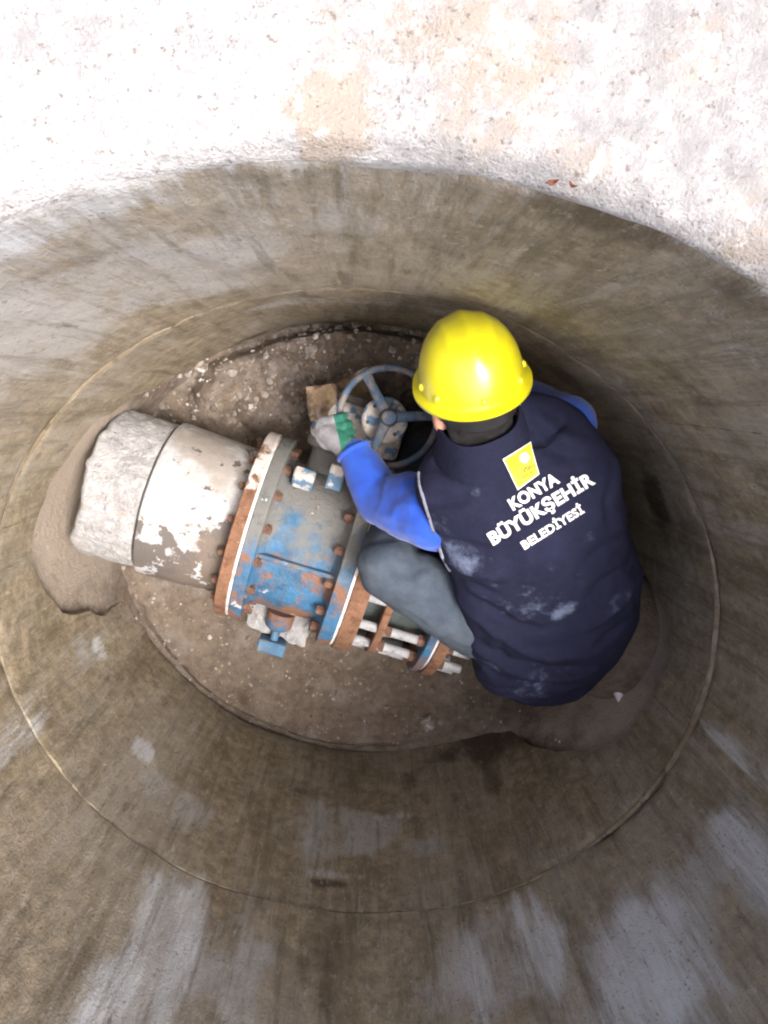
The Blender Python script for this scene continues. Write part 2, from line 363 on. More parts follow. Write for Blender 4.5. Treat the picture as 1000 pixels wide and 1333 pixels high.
far = sstep(to_oval(sv[:, 0], sv[:, 1])[0], 1.55, 2.0)*.5
set_attr(slab.data, 'stain', np.maximum(st, far))

def adiff(t, t0): return (t-t0+math.pi) % (2*math.pi)-math.pi
TL, TR = math.radians(174), math.radians(-13)       # the two broken openings in the lower ring
def adiff(t, t0): return (t-t0+math.pi) % (2*math.pi)-math.pi
def floor_z(x, y):
    k, t = to_oval(x, y); p = Z3(np.asarray(x), np.asarray(y))
    z = .018*fbm(p, 5, 4, 3)+.006*fbm(p, 28, 3, 9)
    z = z+.78*sstep(k, .985, 1.04)*np.exp(-(adiff(t, TL)/.56)**4)
    z = z+.66*sstep(k, .92, 1.055)*np.exp(-(adiff(t, TR)/.50)**4)
    z = z+.13*sstep(k, .35, .95)*np.exp(-(adiff(t, 2.0)/.75)**4)*(1+.35*fbm(p, 14, 3, 6))
    z = z-.16*sstep(k, .945, .985)*np.exp(-(adiff(t, 1.62)/.62)**6)
    z = z+(.03*fbm(p, 16, 3, 31)+.012*fbm(p, 50, 2, 33))*sstep(k, .9, 1.0)*np.maximum(np.exp(-(adiff(t, TL)/.42)**4), np.exp(-(adiff(t, TR)/.42)**4))
    z = z-.05*sstep(k, .95, .99)*np.exp(-(adiff(t, -1.95)/.75)**6)
    z = z+.8*sstep(k, 1.3, 1.5)
    return z
def fz1(x, y): return float(floor_z(np.array([x]), np.array([y]))[0])
floor, fv = polar('shaft_floor', [.002]+list(np.linspace(.015, 1.5, 120)), lambda k, t, x, y: floor_z(x, y), 'soil'); structure(floor)
fk, ft = to_oval(fv[:, 0], fv[:, 1])
set_attr(floor.data, 'rubble', np.exp(-(adiff(ft, 2.0)/.8)**2)*sstep(fk, .3, .6))
set_attr(floor.data, 'mortar', sstep(fk, .93, 1.0)*(1+.3*fbm(fv, 8, 3, 4))*np.maximum(np.exp(-(adiff(ft, TL)/.5)**4), np.exp(-(adiff(ft, TR)/.5)**4)))
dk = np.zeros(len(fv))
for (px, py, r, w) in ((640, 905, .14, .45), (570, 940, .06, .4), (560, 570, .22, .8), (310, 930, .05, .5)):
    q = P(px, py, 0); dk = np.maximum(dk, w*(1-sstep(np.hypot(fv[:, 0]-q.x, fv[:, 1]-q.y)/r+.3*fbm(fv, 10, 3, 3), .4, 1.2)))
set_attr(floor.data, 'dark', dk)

# ------------------------------------------------------------------ the manhole shaft: two precast rings
shaft = empty('manhole_shaft', (CX, CY, 0))
tag(shaft, 'round concrete manhole shaft with stained brown and grey walls', 'manhole')
SO = Vector((-CX, -CY, 0))
def ring(name, z0, z1, nz, thick, bulge, seed):
    zs = np.linspace(z0, z1, nz); V = []; F = []
    for z in zs:
        p = np.stack([*oval(TH), np.full(NT, z)], 1)
        d = .006*fbm(p*[1, 1, .5], 4, 3, seed)+.0025*fbm(p*[1, 1, .3], 26, 3, seed+5)
        e = min(z-z0, z1-z); d = d+.006*math.exp(-(e/.012)**2)*(1+fbm(p, 12, 2, seed+2))*(1-.9*np.exp(-(adiff(TH, -1.9)/1.0)**4))
        x, y = oval(TH, 1+bulge+d/.8); V.append(np.stack([x, y, p[:, 2]], 1))
    for z in (z1, z0):
        x, y = oval(TH, 1+thick/.8); V.append(np.stack([x, y, np.full(NT, z)], 1))
    n = nz+2
    for i in range(n):
        a, b = i, (i+1) % n
        for j in range(NT):
            q = (j+1) % NT; F.append((a*NT+j, a*NT+q, b*NT+q, b*NT+j))
    me = bpy.data.meshes.new(name); me.from_pydata((np.concatenate(V)-[CX, CY, 0]).tolist(), [], F)
    bm = bmesh.new(); bm.from_mesh(me); bmesh.ops.recalc_face_normals(bm, faces=bm.faces); bm.to_mesh(me); bm.free()
    return link(name, me, 'wall', shaft)
up = ring('upper_ring', H_JOINT+.008, H_RIM-.03, 84, .10, .0, 3)
lo = ring('lower_ring', -.03, H_JOINT, 70, .10, .004, 40)
# openings knocked through the lower ring for the pipe
for t0, ht, wd, sd in ((TL, .69, .40, 1), (TR, .65, .40, 2)):
    x, y = oval(np.array([t0])); ctr = Vector((x[0], y[0], 0)); nrm = (ctr-Vector((CX, CY, 0))).normalized(); tg = Vector((-nrm.y, nrm.x, 0))
    out = []
    for a in np.linspace(-.5, math.pi+.5, 46):
        rr = 1+.10*float(fbm(np.array([[math.cos(a)*2, math.sin(a)*2, sd*9.]]), 1.3, 3, sd)[0])
        out.append((math.cos(a)*wd*rr, math.sin(a)*ht*rr))
    cut = MB().loft([[ctr+nrm*d+tg*(u*sc)+Vector((0, 0, w*sc)) for u, w in out] for d, sc in ((-.25, .97), (.35, 1.03))])
    co_ = cut.build('cutter', None, smooth=False); co_.location = (0, 0, 0)
    b = lo.modifiers.new('cut', 'BOOLEAN'); b.object = co_; b.operation = 'DIFFERENCE'; b.solver = 'EXACT'
    bpy.context.view_layer.update(); bake(lo)
    me_ = co_.data; bpy.data.objects.remove(co_); bpy.data.meshes.remove(me_)
lo.data.polygons.foreach_set('use_smooth', [True]*len(lo.data.polygons)); lo.data.set_sharp_from_angle(angle=math.radians(40))
if not lo.data.materials: lo.data.materials.append(MAT['wall'])

STAINS_AND_SHADE = {   # photo position, size along the wall, size up the wall, weight; stains plus painted shade
 'grey': [(60, 400, .50, .45, 1.), (250, 290, .35, .25, .8), (20, 330, .4, .3, 1.), (430, 300, .16, .3, .45), (500, 395, .35, .06, .7), (360, 400, .22, .07, .7), (450, 1080, .30, .17, .85), (250, 1050, .2, .14, .7), (200, 1260, .16, .3, 1.), (300, 1290, .12, .3, .9), (640, 1270, .25, .22, .9), (840, 1270, .26, .3, 1.), (980, 1120, .1, .3, .9), (110, 850, .10, .1, .8), (990, 690, .1, .4, .5), (980, 400, .2, .25, .35), (540, 1100, .12, .1, .7)],
 'pale': [(160, 1270, .05, .35, .8), (235, 1240, .05, .35, .8), (860, 1280, .14, .25, 1.), (700, 1240, .09, .2, .8), (620, 1280, .06, .2, .7), (985, 1130, .05, .25, .9), (190, 975, .07, .07, 1.), (130, 845, .05, .05, .8), (40, 300, .25, .08, .8), (40, 930, .06, .2, .6), (470, 1140, .14, .04, .7), (820, 220, .3, .05, .6), (990, 1010, .03, .3, .7), (520, 1060, .1, .03, .5)],  # pale patches, among them a soft round blob low on the left
 'dark': [(640, 955, .30, .22, 1.), (640, 1010, .05, .16, .7), (450, 425, .35, .035, 1.), (330, 440, .2, .04, .9), (850, 640, .2, .10, .8), (720, 480, .15, .08, .6), (440, 1150, .07, .025, 1.), (420, 1250, .06, .3, .55), (600, 1150, .03, .3, .5), (850, 300, .22, .12, .75), (280, 870, .06, .10, .7), (900, 700, .12, .12, .6), (700, 930, .12, .14, .8), (400, 1030, .1, .03, .5), (130, 330, .12, .06, .5), (950, 560, .3, .05, .4), (300, 280, .05, .16, .4), (750, 990, .25, .1, .45)],  # patch below the worker and thin arc at wall foot are painted shadow
}
CRACKS = [(900, 552, 0), (6, 690, 0), (905, 965, 1)]
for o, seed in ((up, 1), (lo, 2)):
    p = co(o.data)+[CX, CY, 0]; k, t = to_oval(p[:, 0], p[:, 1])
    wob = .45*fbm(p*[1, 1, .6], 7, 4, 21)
    for kind, L in STAINS_AND_SHADE.items():
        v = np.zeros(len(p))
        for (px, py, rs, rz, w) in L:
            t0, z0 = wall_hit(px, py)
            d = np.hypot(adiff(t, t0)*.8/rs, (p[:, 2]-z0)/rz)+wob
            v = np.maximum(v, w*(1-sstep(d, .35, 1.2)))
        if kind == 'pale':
            band = np.exp(-np.maximum(0, H_RIM-.03-p[:, 2])/(.05+.10*np.exp(-(adiff(t, 2.75)/.7)**2)+.05*np.exp(-(adiff(t, .35)/.5)**2)))  # bright bloom below the rim, painted pale into the wall colour
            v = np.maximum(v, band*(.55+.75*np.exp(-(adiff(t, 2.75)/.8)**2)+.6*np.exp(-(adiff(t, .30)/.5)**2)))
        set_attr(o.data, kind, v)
    v = np.zeros(len(p))
    for (px, py, kd) in CRACKS:
        t0, z0 = wall_hit(px, py)
        v = np.maximum(v, 1-sstep(np.abs(adiff(t, t0)+.006*fbm(p, 6, 3, 9))*.8, .0, .014))
    set_attr(o.data, 'crack', v)
# irregular mortar squeezed out of the joint
pts, rad = [], []
for j in range(NT):
    t = TH[j]; n1 = float(fbm(np.array([[math.cos(t)*4, math.sin(t)*4, 1.]]), 2, 3, 5)[0])
    side = max(0, math.cos(t-2.2))**2*.5+max(0, math.cos(t+.25))**4*1.8; r = max(.0012, (.0030+.0045*n1+.0035*side)*(1-.95*math.exp(-(adiff(t, -2.15)/1.25)**4))); x, y = oval(np.array([t]), 1.005)
    pts.append((x[0]-CX, y[0]-CY, H_JOINT+.004+.003*n1)); rad.append(r)
MB().tube(pts, rad, 8, closed=True).build('joint_mortar', 'mortar', shaft)

# ------------------------------------------------------------------ pipeline: local X along the pipe, Y to its far side
A0 = P(333, 684, .32); AX = (P(463, 723, .32)-A0).normalized(); ARZ = math.atan2(AX.y, AX.x); ZC = .32
def line_empty(name, u): q = A0+AX*u; return empty(name, (q.x, q.y, 0), ARZ)
X = Vector((1, 0, 0))
def disc(e, name, u0, u1, r, mat, off, n=64, bevel=.003, rin=None, jit=None):
    prof = [(u0-off, r), (u1-off, r)]
    mb = MB()
    if rin is None: mb.lathe(prof, n, (0, 0, ZC), X, jit=jit)
    else:
        R = [[(u0-off, rin), (u0-off, r), (u1-off, r), (u1-off, rin), (u0-off, rin)]]
        mb.lathe(R[0], n, (0, 0, ZC), X, caps=False)
    return mb.build(name, mat, e, bevel=bevel)
def hexbolt(u0, u1, r, mbn='bolt'):
    mb = MB()
    return mb.lathe([(u0, r), (u0+(u1-u0)*.8, r), (u1, r*.82)], 6, (0, 0, 0), X)
def bolt_circle(parent, name, mb, R, n, u, mat, off=0., phase=.0, only=None):
    me = mb.mesh(name); me.materials.append(MAT[mat]); first = None
    for i in range(n):
        a = 2*math.pi*(i+phase)/n
        if only and not only(a): continue
        o = bpy.data.objects.new(name, me); col.objects.link(o); o.parent = parent
        o.location = (u, math.cos(a)*R, ZC+math.sin(a)*R); o.rotation_euler = (a+random.random(), 0, 0)
NB = 16; BR = .247; FR = .285
# -- inlet pipe
e = line_empty('water_pipe', -.26); tag(e, 'white painted steel water pipe with peeling rusty patches and a flaking concrete casing', 'pipe'); off = -.26
cj = lambda h, a: .009*float(fbm(np.array([[h*9, math.cos(a)*2.2, math.sin(a)*2.2]]), 1.4, 4, 3)[0])
rings = []
n = 128; NR = 36
for i, h in enumerate(np.linspace(-.47, -.298, NR)):
    rr = []
    for j in range(n):
        a = 2*math.pi*j/n
        rag = (.020*float(fbm(np.array([[math.cos(a)*1.6, math.sin(a)*1.6, 3.]]), 1.5, 4, 6)[0]))*(1-i/(NR-1.))
        r = .222*(1+cj(h, a)); r *= .93 if i == 0 else (.975 if i == 1 else .99 if i in (2, NR-1) else 1); r += .0035*float(fbm(np.array([[h*60, math.cos(a)*14, math.sin(a)*14]]), 1., 2, 8)[0])
        rr.append((h-rag-off, math.cos(a)*r, ZC+math.sin(a)*r))
    rings.append(rr)
MB().loft(rings).build('concrete_casing', 'casing', e)
barrel = MB().lathe([(-.32-off, .175), (-.32-off, .195), (-.291-off, .195), (-.291-off, .228)]+[(h-off, .235-.05*abs(h+.27)) for h in np.linspace(-.286, -.034, 26)], 72, (0, 0, ZC), X, jit=lambda h, a: .006*math.sin(3*a+h*9)+.004*float(fbm(np.array([[h*6, math.cos(a)*3, math.sin(a)*3]]), 2, 3, 3)[0]))
barrel.build('barrel', 'paint', e)
fl = disc(e, 'flange', -.036, -.002, FR, 'rust', off)
bolt_circle(fl, 'bolt', hexbolt(0, -.020, .0125), BR, NB, -.036-off, 'bolt', phase=.5)
disc(e, 'gasket', -.002, .006, FR-.006, 'gasket', off, bevel=0)
# -- butterfly valve
off = .16
e = line_empty('butterfly_valve', .16); tag(e, 'blue flanged butterfly valve with rust patches and a handwheel on its gearbox', 'valve')
fl = disc(e, 'flange', .006, .044, FR-.002, 'blue', off)
bolt_circle(fl, 'nut', hexbolt(0, .022, .0135), BR, NB, .044-off, 'bolt', phase=.5)
body = MB().lathe([(.040-off, .262), (.052-off, .236), (.064-off, .224), (.085-off, .222), (.12-off, .226), (.16-off, .228), (.20-off, .226), (.235-off, .222), (.252-off, .224), (.264-off, .236), (.274-off, .262)], 72, (0, 0, ZC), X)
body.build('barrel', 'blue', e)
for a in (math.radians(97), math.radians(205), math.radians(-25)):
    c, s = math.cos(a), math.sin(a)
    MB().box((.16-off, c*.230, ZC+s*.230), (.110, 0, 0), (0, -s*.007, c*.007), (0, c*.014, s*.014)).build('rib', 'blue', e, bevel=.004)
fl = disc(e, 'flange', .272, .314, FR-.002, 'blue', off)
bolt_circle(fl, 'nut', hexbolt(0, -.028, .014), BR, NB, .272-off, 'bolt', phase=.5)
# bottom shaft bearing on the near side
ba = Vector((0, -1, -.10)).normalized()
bo = Vector((.150-off, -.250, ZC-.05))
cap = MB().lathe([(0, .045), (.05, .042), (.06, .030)], 28, bo, ba).build('bearing_boss', 'blue', e, bevel=.003)
MB().lathe([(.055, .013), (.105, .013)], 16, bo, ba).build('bearing_stem', 'bluefoot', cap)
MB().box(bo+ba*.122+Vector((0, 0, -.01)), (.045, 0, 0), ba*.022, (0, 0, .04)).build('end_plate', 'bluefoot', cap, bevel=.006)
# gearbox on the far side
HUB = P(506, 543, .62); hl = Matrix.Rotation(-ARZ, 3, 'Z') @ (HUB-(A0+AX*off)); hx, hy = hl.x, hl.y
neck = MB().lathe([(0, .07), (.09, .062), (.10, .085), (.125, .085)], 32, (0, .19, ZC), (0, 1, 0)).build('top_neck', 'blue', e, bevel=.003)
gb = MB().box((.05, .375, ZC+.005), (.13, 0, 0), (0, .062, 0), (0, 0, .105)).build('gearbox', 'cream', e, bevel=.022, bseg=4)
MB().lathe([(0, .062), (.02, .062), (.026, .05)], 32, (.02, .437, ZC), (0, 1, 0)).build('gearbox_lid', 'blue', gb, bevel=.002)
MB().lathe([(.40, .042), (.50, .040), (.535, .045)], 28, (hx, hy-.01, 0), (0, 0, 1)).build('worm_housing', 'dark', gb)
MB().lathe([(.535, .062), (.556, .062), (.562, .056)], 40, (hx-.005, hy-.012, 0), (0, 0, 1)).build('cover_plate', 'cream', gb, bevel=.002)
MB().box((.03, .235, ZC+.205), (.022, 0, 0), (0, .035, 0), (0, 0, .018)).build('lug', 'cream', e, bevel=.006)
MB().box((-.055, .200, ZC+.165), (.030, 0, 0), (0, .022, .022), (0, -.012, .012)).build('lug', 'cream', e, bevel=.006)
for i in range(6):
    a = i*math.pi/3+.4
    MB().lathe([(.556, .0055), (.5645, .0055)], 8, (hx-.005+.046*math.cos(a), hy-.012+.046*math.sin(a), 0), (0, 0, 1)).build('cover_screw', 'dark', gb)
MB().lathe([(.54, .012), (.64, .012)], 16, (hx, hy, 0), (0, 0, 1)).build('spindle', 'steel', e)
WR = .1265; WZ = .62
hw = MB().tube([(hx+WR*math.cos(a), hy+WR*math.sin(a), WZ) for a in np.linspace(0, 2*math.pi, 72, endpoint=False)], .0092, 12, closed=True).build('handwheel', 'wheel', e)
MB().lathe([(.602, .026), (.622, .026), (.634, .019), (.646, .019), (.65, .012)], 28, (hx, hy, 0), (0, 0, 1)).build('hub', 'wheel', hw, bevel=.002)
for deg in (118, 2, 245):
    a = math.radians(deg)-ARZ; d = Vector((math.cos(a), math.sin(a), 0)); w = Vector((-d.y, d.x, 0)); c = Vector((hx, hy, WZ-.002))
    rings = []
    for q, ww, hh in ((.018, .015, .009), (.05, .013, .008), (.09, .012, .007), (.124, .014, .007)):
        rings.append([c+d*q+w*x+Vector((0, 0, z)) for x, z in ((ww, -hh), (ww, hh*.4), (ww*.5, hh), (-ww*.5, hh), (-ww, hh*.4), (-ww, -hh))])
    MB().loft(rings).build('spoke', 'wheel', hw, bevel=.002)
# -- dismantling joint
off = .48
e = line_empty('dismantling_joint', .48); tag(e, 'rusty flanged dismantling joint with bare threaded rods next to the blue valve', 'pipe joint')
disc(e, 'gasket', .314, .322, FR-.006, 'gasket', off, bevel=0)
disc(e, 'flange', .322, .372, FR, 'rust', off)
MB().lathe([(.372-off, .205), (.64-off, .205)], 64, (0, 0, ZC), X).build('sleeve', 'dark', e)
disc(e, 'clamp_ring', .424, .446, FR-.016, 'rust', off)
disc(e, 'flange', .566, .590, FR-.002, 'blue', off)
disc(e, 'gasket', .590, .597, FR-.008, 'gasket', off, bevel=0)
disc(e, 'flange', .597, .630, FR, 'rust', off)
rod = MB().lathe([(.372-off, .0135), (.700-off, .0135), (.704-off, .011)], 14, (0, 0, 0), X)
bolt_circle(e, 'threaded_rod', rod, BR+.004, NB, 0, 'steel', phase=.5)
for u0, d in ((.446, .020), (.566, -.022), (.630, .020)):
    bolt_circle(e, 'nut', MB().lathe([(0, .0175), (d, .0175)], 6, (0, 0, 0), X), BR+.004, NB, u0-off, 'bolt', phase=.5)
# -- outlet pipe
off = 1.0
e = line_empty('outlet_pipe', 1.0); tag(e, 'soil-crusted brown outlet pipe under the seated worker, running into the wall opening', 'pipe')
MB().lathe([(.630-off, .207), (.90-off, .207), (1.30-off, .207)], 64, (0, 0, ZC), X, jit=lambda h, a: .005*math.sin(2*a+h*7)).build('barrel', 'soil', e)
MB().lathe([(.92-off, .208), (.925-off, .2115), (.94-off, .2115), (.945-off, .208)], 64, (0, 0, ZC), X).build('weld', 'rust', e)

# rough concrete block packed under the valve
def chunk(name, c, size, seed, mat, rz=0, amp=.12, sub=3):
    bm = bmesh.new(); bmesh.ops.create_cube(bm, size=2.)
    bmesh.ops.subdivide_edges(bm, edges=bm.edges[:], cuts=2**sub-1, use_grid_fill=True)
    p = np.array([v.co[:] for v in bm.verts])
    p = np.sign(p)*np.abs(p); nrm = p/np.maximum(.001, np.linalg.norm(p, axis=1))[:, None]
    p = p*.8+nrm*.28*1.0; p = p*(1+amp*fbm(p+seed*5, 1.6, 4, seed))[:, None]
    for v, q in zip(bm.verts, p): v.co = Vector(q*np.array(size))
    me = bpy.data.meshes.new(name); bm.to_mesh(me); bm.free()
    o = link(name, me, mat); o.location = c; o.rotation_euler = (0, 0, rz); return o
q = A0+AX*.145; nv = Vector((-AX.y, AX.x, 0)); q = q-nv*.215
o = chunk('concrete_support', (q.x, q.y, .10), (.10, .125, .14), 4, 'casing', ARZ, .14, 4); tag(o, 'rough white concrete lump packed under the blue valve', 'concrete block')
for k in range(len(MAT['casing'].node_tree.nodes)): pass

# brown blocks and chips lying around
q = P(420, 525, .42); o = chunk('stone_block', (q.x, q.y, .26), (.042, .05, .17), 11, 'block', .1, .10); tag(o, 'brown block with crumbling pale edge standing beside the handwheel', 'block')
q = P(466, 517, .2); o = chunk('stone_block', (q.x, q.y+.02, .14), (.06, .05, .07), 15, 'block', .5, .12); tag(o, 'reddish brown block lying in the rubble below the handwheel', 'block')
for (px, py, s, sd, lab) in ((806, 906, .016, 3, 'white chip lying on the soil just below the vest hem'), (843, 820, .013, 5, 'white chip near the top of the soil mound beside the vest'), (829, 864, .011, 6, 'pale chip on the soil mound between two white chips')):
    for z in np.linspace(.9, 0, 450):
        q = P(px, py, float(z))
        if fz1(q.x, q.y) >= z: break
    o = chunk('stone_chip', (q.x, q.y, z+s*.25), (s*.7, s*1.2, s*.6), sd, 'whitestone', .4, .2, 2); tag(o, lab, 'stone')
q = P(556, 940, .0); z = fz1(q.x, q.y)
o = chunk('rubble_lump', (q.x, q.y, z+.012), (.018, .022, .012), 9, 'gravel', .3, .5); tag(o, 'dark lump of rubble at the foot of the wall below the pipe', 'rubble')
for i, (px, py, rz) in enumerate(((716, 240, .3), (742, 243, -.4))):
    q = P(px, py, H_RIM); mb = MB(); n = 9
    L = .0075 if i == 0 else .005
    rows = [[(L*(t-.5)*2, s*w*L*.4*math.sin(math.pi*min(.97, max(.05, t))), .003+.004*math.cos(t*5)+.002*abs(s)) for s in (-1, 0, 1)] for t in np.linspace(0, 1, n) for w in (1,)]
    mb.loft(rows, closed=False, caps=False); o = mb.build('dry_leaf', 'leaf'); o.location = (q.x, q.y, H_RIM+.004); o.rotation_euler = (0, 0, rz)
    s = o.modifiers.new('s', 'SOLIDIFY'); s.thickness = .0012
    tag(o, ('larger' if i == 0 else 'smaller')+' reddish brown leaf scrap on the edge of the bright slab', 'leaf')

# gravel
mb = MB(); base = [(1, 0, 0), (-1, 0, 0), (0, 1, 0), (0, -1, 0), (0, 0, 1), (0, 0, -1), (.6, .6, .5), (-.6, .55, .5), (-.5, -.65, .5), (.6, -.6, .45)]
ico = bmesh.new(); bmesh.ops.create_icosphere(ico, subdivisions=1, radius=1); iv = np.array([v.co[:] for v in ico.verts]); ifc = [tuple(v.index for v in f.verts) for f in ico.faces]; ico.free()
N = 5200; k = np.sqrt(rng.random(N))*1.15; t = rng.random(N)*2*math.pi
gx, gy = oval(t, k); gz = floor_z(gx, gy); sz = .0018+.0055*rng.random(N)**4+.012*(rng.random(N) > .985)*rng.random(N)
big = np.exp(-(adiff(t, 2.0)/.75)**4)*sstep(k, .45, .8); sz = sz*(1+1.3*big)
V = []; F = []
for i in range(N):
    s = sz[i]*np.array([1, .6+.5*rng.random(), .45+.3*rng.random()]); a = rng.random()*6.3; c_, s_ = math.cos(a), math.sin(a)
    q = iv*(1+.35*(rng.random((12, 1))-.5))*s; q = np.stack([q[:, 0]*c_-q[:, 1]*s_, q[:, 0]*s_+q[:, 1]*c_, q[:, 2]], 1)+[gx[i], gy[i], gz[i]+s[2]*.2]
    V.append(q); F += [(a_+12*i, b_+12*i, c2+12*i) for a_, b_, c2 in ifc]
me = bpy.data.meshes.new('gravel'); me.from_pydata(np.concatenate(V).tolist(), [], F); o = link('gravel', me, 'gravel', smooth=False); o['kind'] = 'stuff'
o['label'] = 'loose gravel and grit scattered over the shaft floor'; o['category'] = 'gravel'

# ------------------------------------------------------------------ the worker
SEAT = P(720, 850, .53)
person = empty('person', (SEAT.x, SEAT.y, .53))
tag(person, 'worker in yellow helmet and navy vest seated on the pipe, turning the handwheel', 'person')
po = Vector((-SEAT.x, -SEAT.y, -.53))
def L(v): return Vector(v)+po                         # world -> person
LSH, RSH = P(568, 668, .815), P(734, 556, .83)
LEL, LWR = P(497, 652, .70), P(462, 590, .655)
REL, RHD = Vector((.41, -.02, .64)), Vector((.20, -.0, .645))
CH = P(614, 495, 1.0)                                  # centre of the helmet brim
FH = Vector((-.22, .975, 0)); ang = math.radians(57)
UPH = (Vector((0, 0, math.cos(ang)))+FH*math.sin(ang)).normalized(); FWD = (Vector((0, 0, -math.sin(ang)))+FH*math.cos(ang)).normalized(); RTH = FWD.cross(UPH)
HC = CH-UPH*.045-FWD*.005
NB_ = P(652, 590, .90)
HIPL, HIPR = P(668, 832, .585), P(765, 790, .60)
KNL, KNR = P(503, 738, .70), Vector((.46, -.20, .66))
FTL, FTR = Vector((.20, -.14, .05)), Vector((.50, -.08, .05))
PEL = P(712, 822, .605); CHEST = P(672, 640, .80); MID = P(705, 755, .70)
# body: one skin, mostly under the clothes
mb = MB()
mb.ellip(L(HC), RTH*.074, FWD*.095, UPH*.112)
mb.ellip(L(HC-UPH*.07+FWD*.035), RTH*.055, FWD*.055, UPH*.05)                      # jaw
mb.capsule(L(HC+FWD*.09+UPH*.005), L(HC+FWD*.108-UPH*.028), .009, .015)           # nose
mb.ellip(L(HC+FWD*.075+UPH*.022), RTH*.055, FWD*.02, UPH*.012)                     # brow
mb.capsule(L(HC+FWD*.083-UPH*.062-RTH*.02), L(HC+FWD*.083-UPH*.062+RTH*.02), .008, .008)   # mouth
for s in (-1, 1): mb.ellip(L(HC+RTH*s*.084-FWD*.010-UPH*.022), RTH*.012, FWD*.022, UPH*.036)
mb.chain([(L(NB_), .062), (L(HC-UPH*.05-FWD*.03), .058)])
mb.chain([(L(PEL), .065), (L(MID), .075), (L(CHEST), .085), (L(NB_-Vector((0, 0, .06))), .07)])
mb.chain([(L(LSH), .052), (L(LEL), .042), (L(LWR), .028)]); mb.chain([(L(RSH), .052), (L(REL), .042), (L(RHD), .03)])
mb.capsule(L(CHEST+Vector((0, 0, .02))), L(LSH), .07, .06); mb.capsule(L(CHEST+Vector((0, 0, .02))), L(RSH), .07, .06)
for hp, kn, ft in ((HIPL, KNL, FTL), (HIPR, KNR, FTR)): mb.chain([(L(PEL), .075), (L(hp), .075), (L(kn), .055), (L(ft+Vector((0, 0, .05))), .035)])
body = blob('body', mb, 'skin', person, .007, 3)
for s in (-1, 1):
    ev = MB().ellip(L(HC+FWD*.082+UPH*.002+RTH*s*.031), RTH*.012, FWD*.011, UPH*.011).build('eye', 'eye', person)
# trousers
def legfold(p, n):
    q = p-np.array(L(KNL)); ax = np.array((HIPL-KNL).normalized()); al = q@ax; w = fbm(p, 6, 3, 4)
    sd = q@np.array((.5, .6, -.6))
    near = np.exp(-(np.linalg.norm(q, axis=1)/.16)**2)
    return .004*fbm(p, 14, 3, 3)+.008*(1-np.abs(np.sin((al*.8+sd*1.1)*17+w*2.6)))*(.3+.7*sstep(al, .08, .32))+.005*near*np.sin((al-sd)*45+w*5)
mb = MB()
mb.ellip(L(PEL-Vector((0, 0, .015))), (.135, -.04, 0), (.03, .095, 0), (0, 0, .080))
for hp, kn, ft, s in ((HIPL, KNL, FTL, 1), (HIPR, KNR, FTR, 0)):
    up_ = hp.lerp(kn, .45)+Vector((0, 0, .012))
    mb.chain([(L(hp), .094), (L(up_), .098), (L(kn), .078 if s else .07), (L(kn.lerp(ft, .5)), .062), (L(ft+Vector((0, 0, .06))), .058)])
blob('trousers', mb, 'trousers', person, .008, 8, legfold)
for ft, dr in ((FTL, Vector((-.35, .93, 0))), (FTR, Vector((-.2, .98, 0)))):
    mb = MB(); mb.capsule(L(ft+Vector((0, 0, .10))), L(ft+Vector((0, 0, 0))), .052, .048)
    mb.capsule(L(ft-dr*.04+Vector((0, 0, -.005))), L(ft+dr*.14+Vector((0, 0, -.012))), .044, .036)
    b = blob('boot', mb, 'boot', person, .008, 4)
    p = co(b.data); p[:, 2] = np.maximum(p[:, 2], -.53+fz1(ft.x, ft.y)+.002); set_co(b.data, p)
# shirt sleeves
def sleevefold(p, n):
    q = p-np.array(L(LEL)); d = np.linalg.norm(q, axis=1)
    ax = np.array((LSH-LEL).normalized()); along = q@ax
    w = fbm(p, 8, 3, 5); sd = q@np.array((.3, .9, .2))
    return .009*(1-np.abs(np.sin((along+.6*sd)*34+w*2.8)))*np.exp(-(d/.15)**2)*(.6+.6*fbm(p, 5, 2, 9))+.006*(1-np.abs(np.sin((along*.5-sd)*22+w*2)))*sstep(along, .02, .12)+.003*fbm(p, 16, 3, 7)
mb = MB(); mb.capsule(L(P(622, 648, .83)), L(LSH), .075, .088); mb.chain([(L(LSH), .088), (L(LSH.lerp(LEL, .5)-Vector((0, 0, .005))), .085), (L(LEL), .066), (L(LEL.lerp(LWR, .6)), .055), (L(LWR), .042)])
blob('sleeve', mb, 'shirt', person, .006, 5, sleevefold)
mb = MB(); mb.capsule(L(P(705, 585, .83)), L(RSH), .07, .078); mb.chain([(L(RSH), .078), (L(REL), .062), (L(RHD.lerp(REL, .25)), .045)])
blob('sleeve', mb, 'shirt', person, .007, 5, lambda p, n: .003*fbm(p, 14, 3, 7))
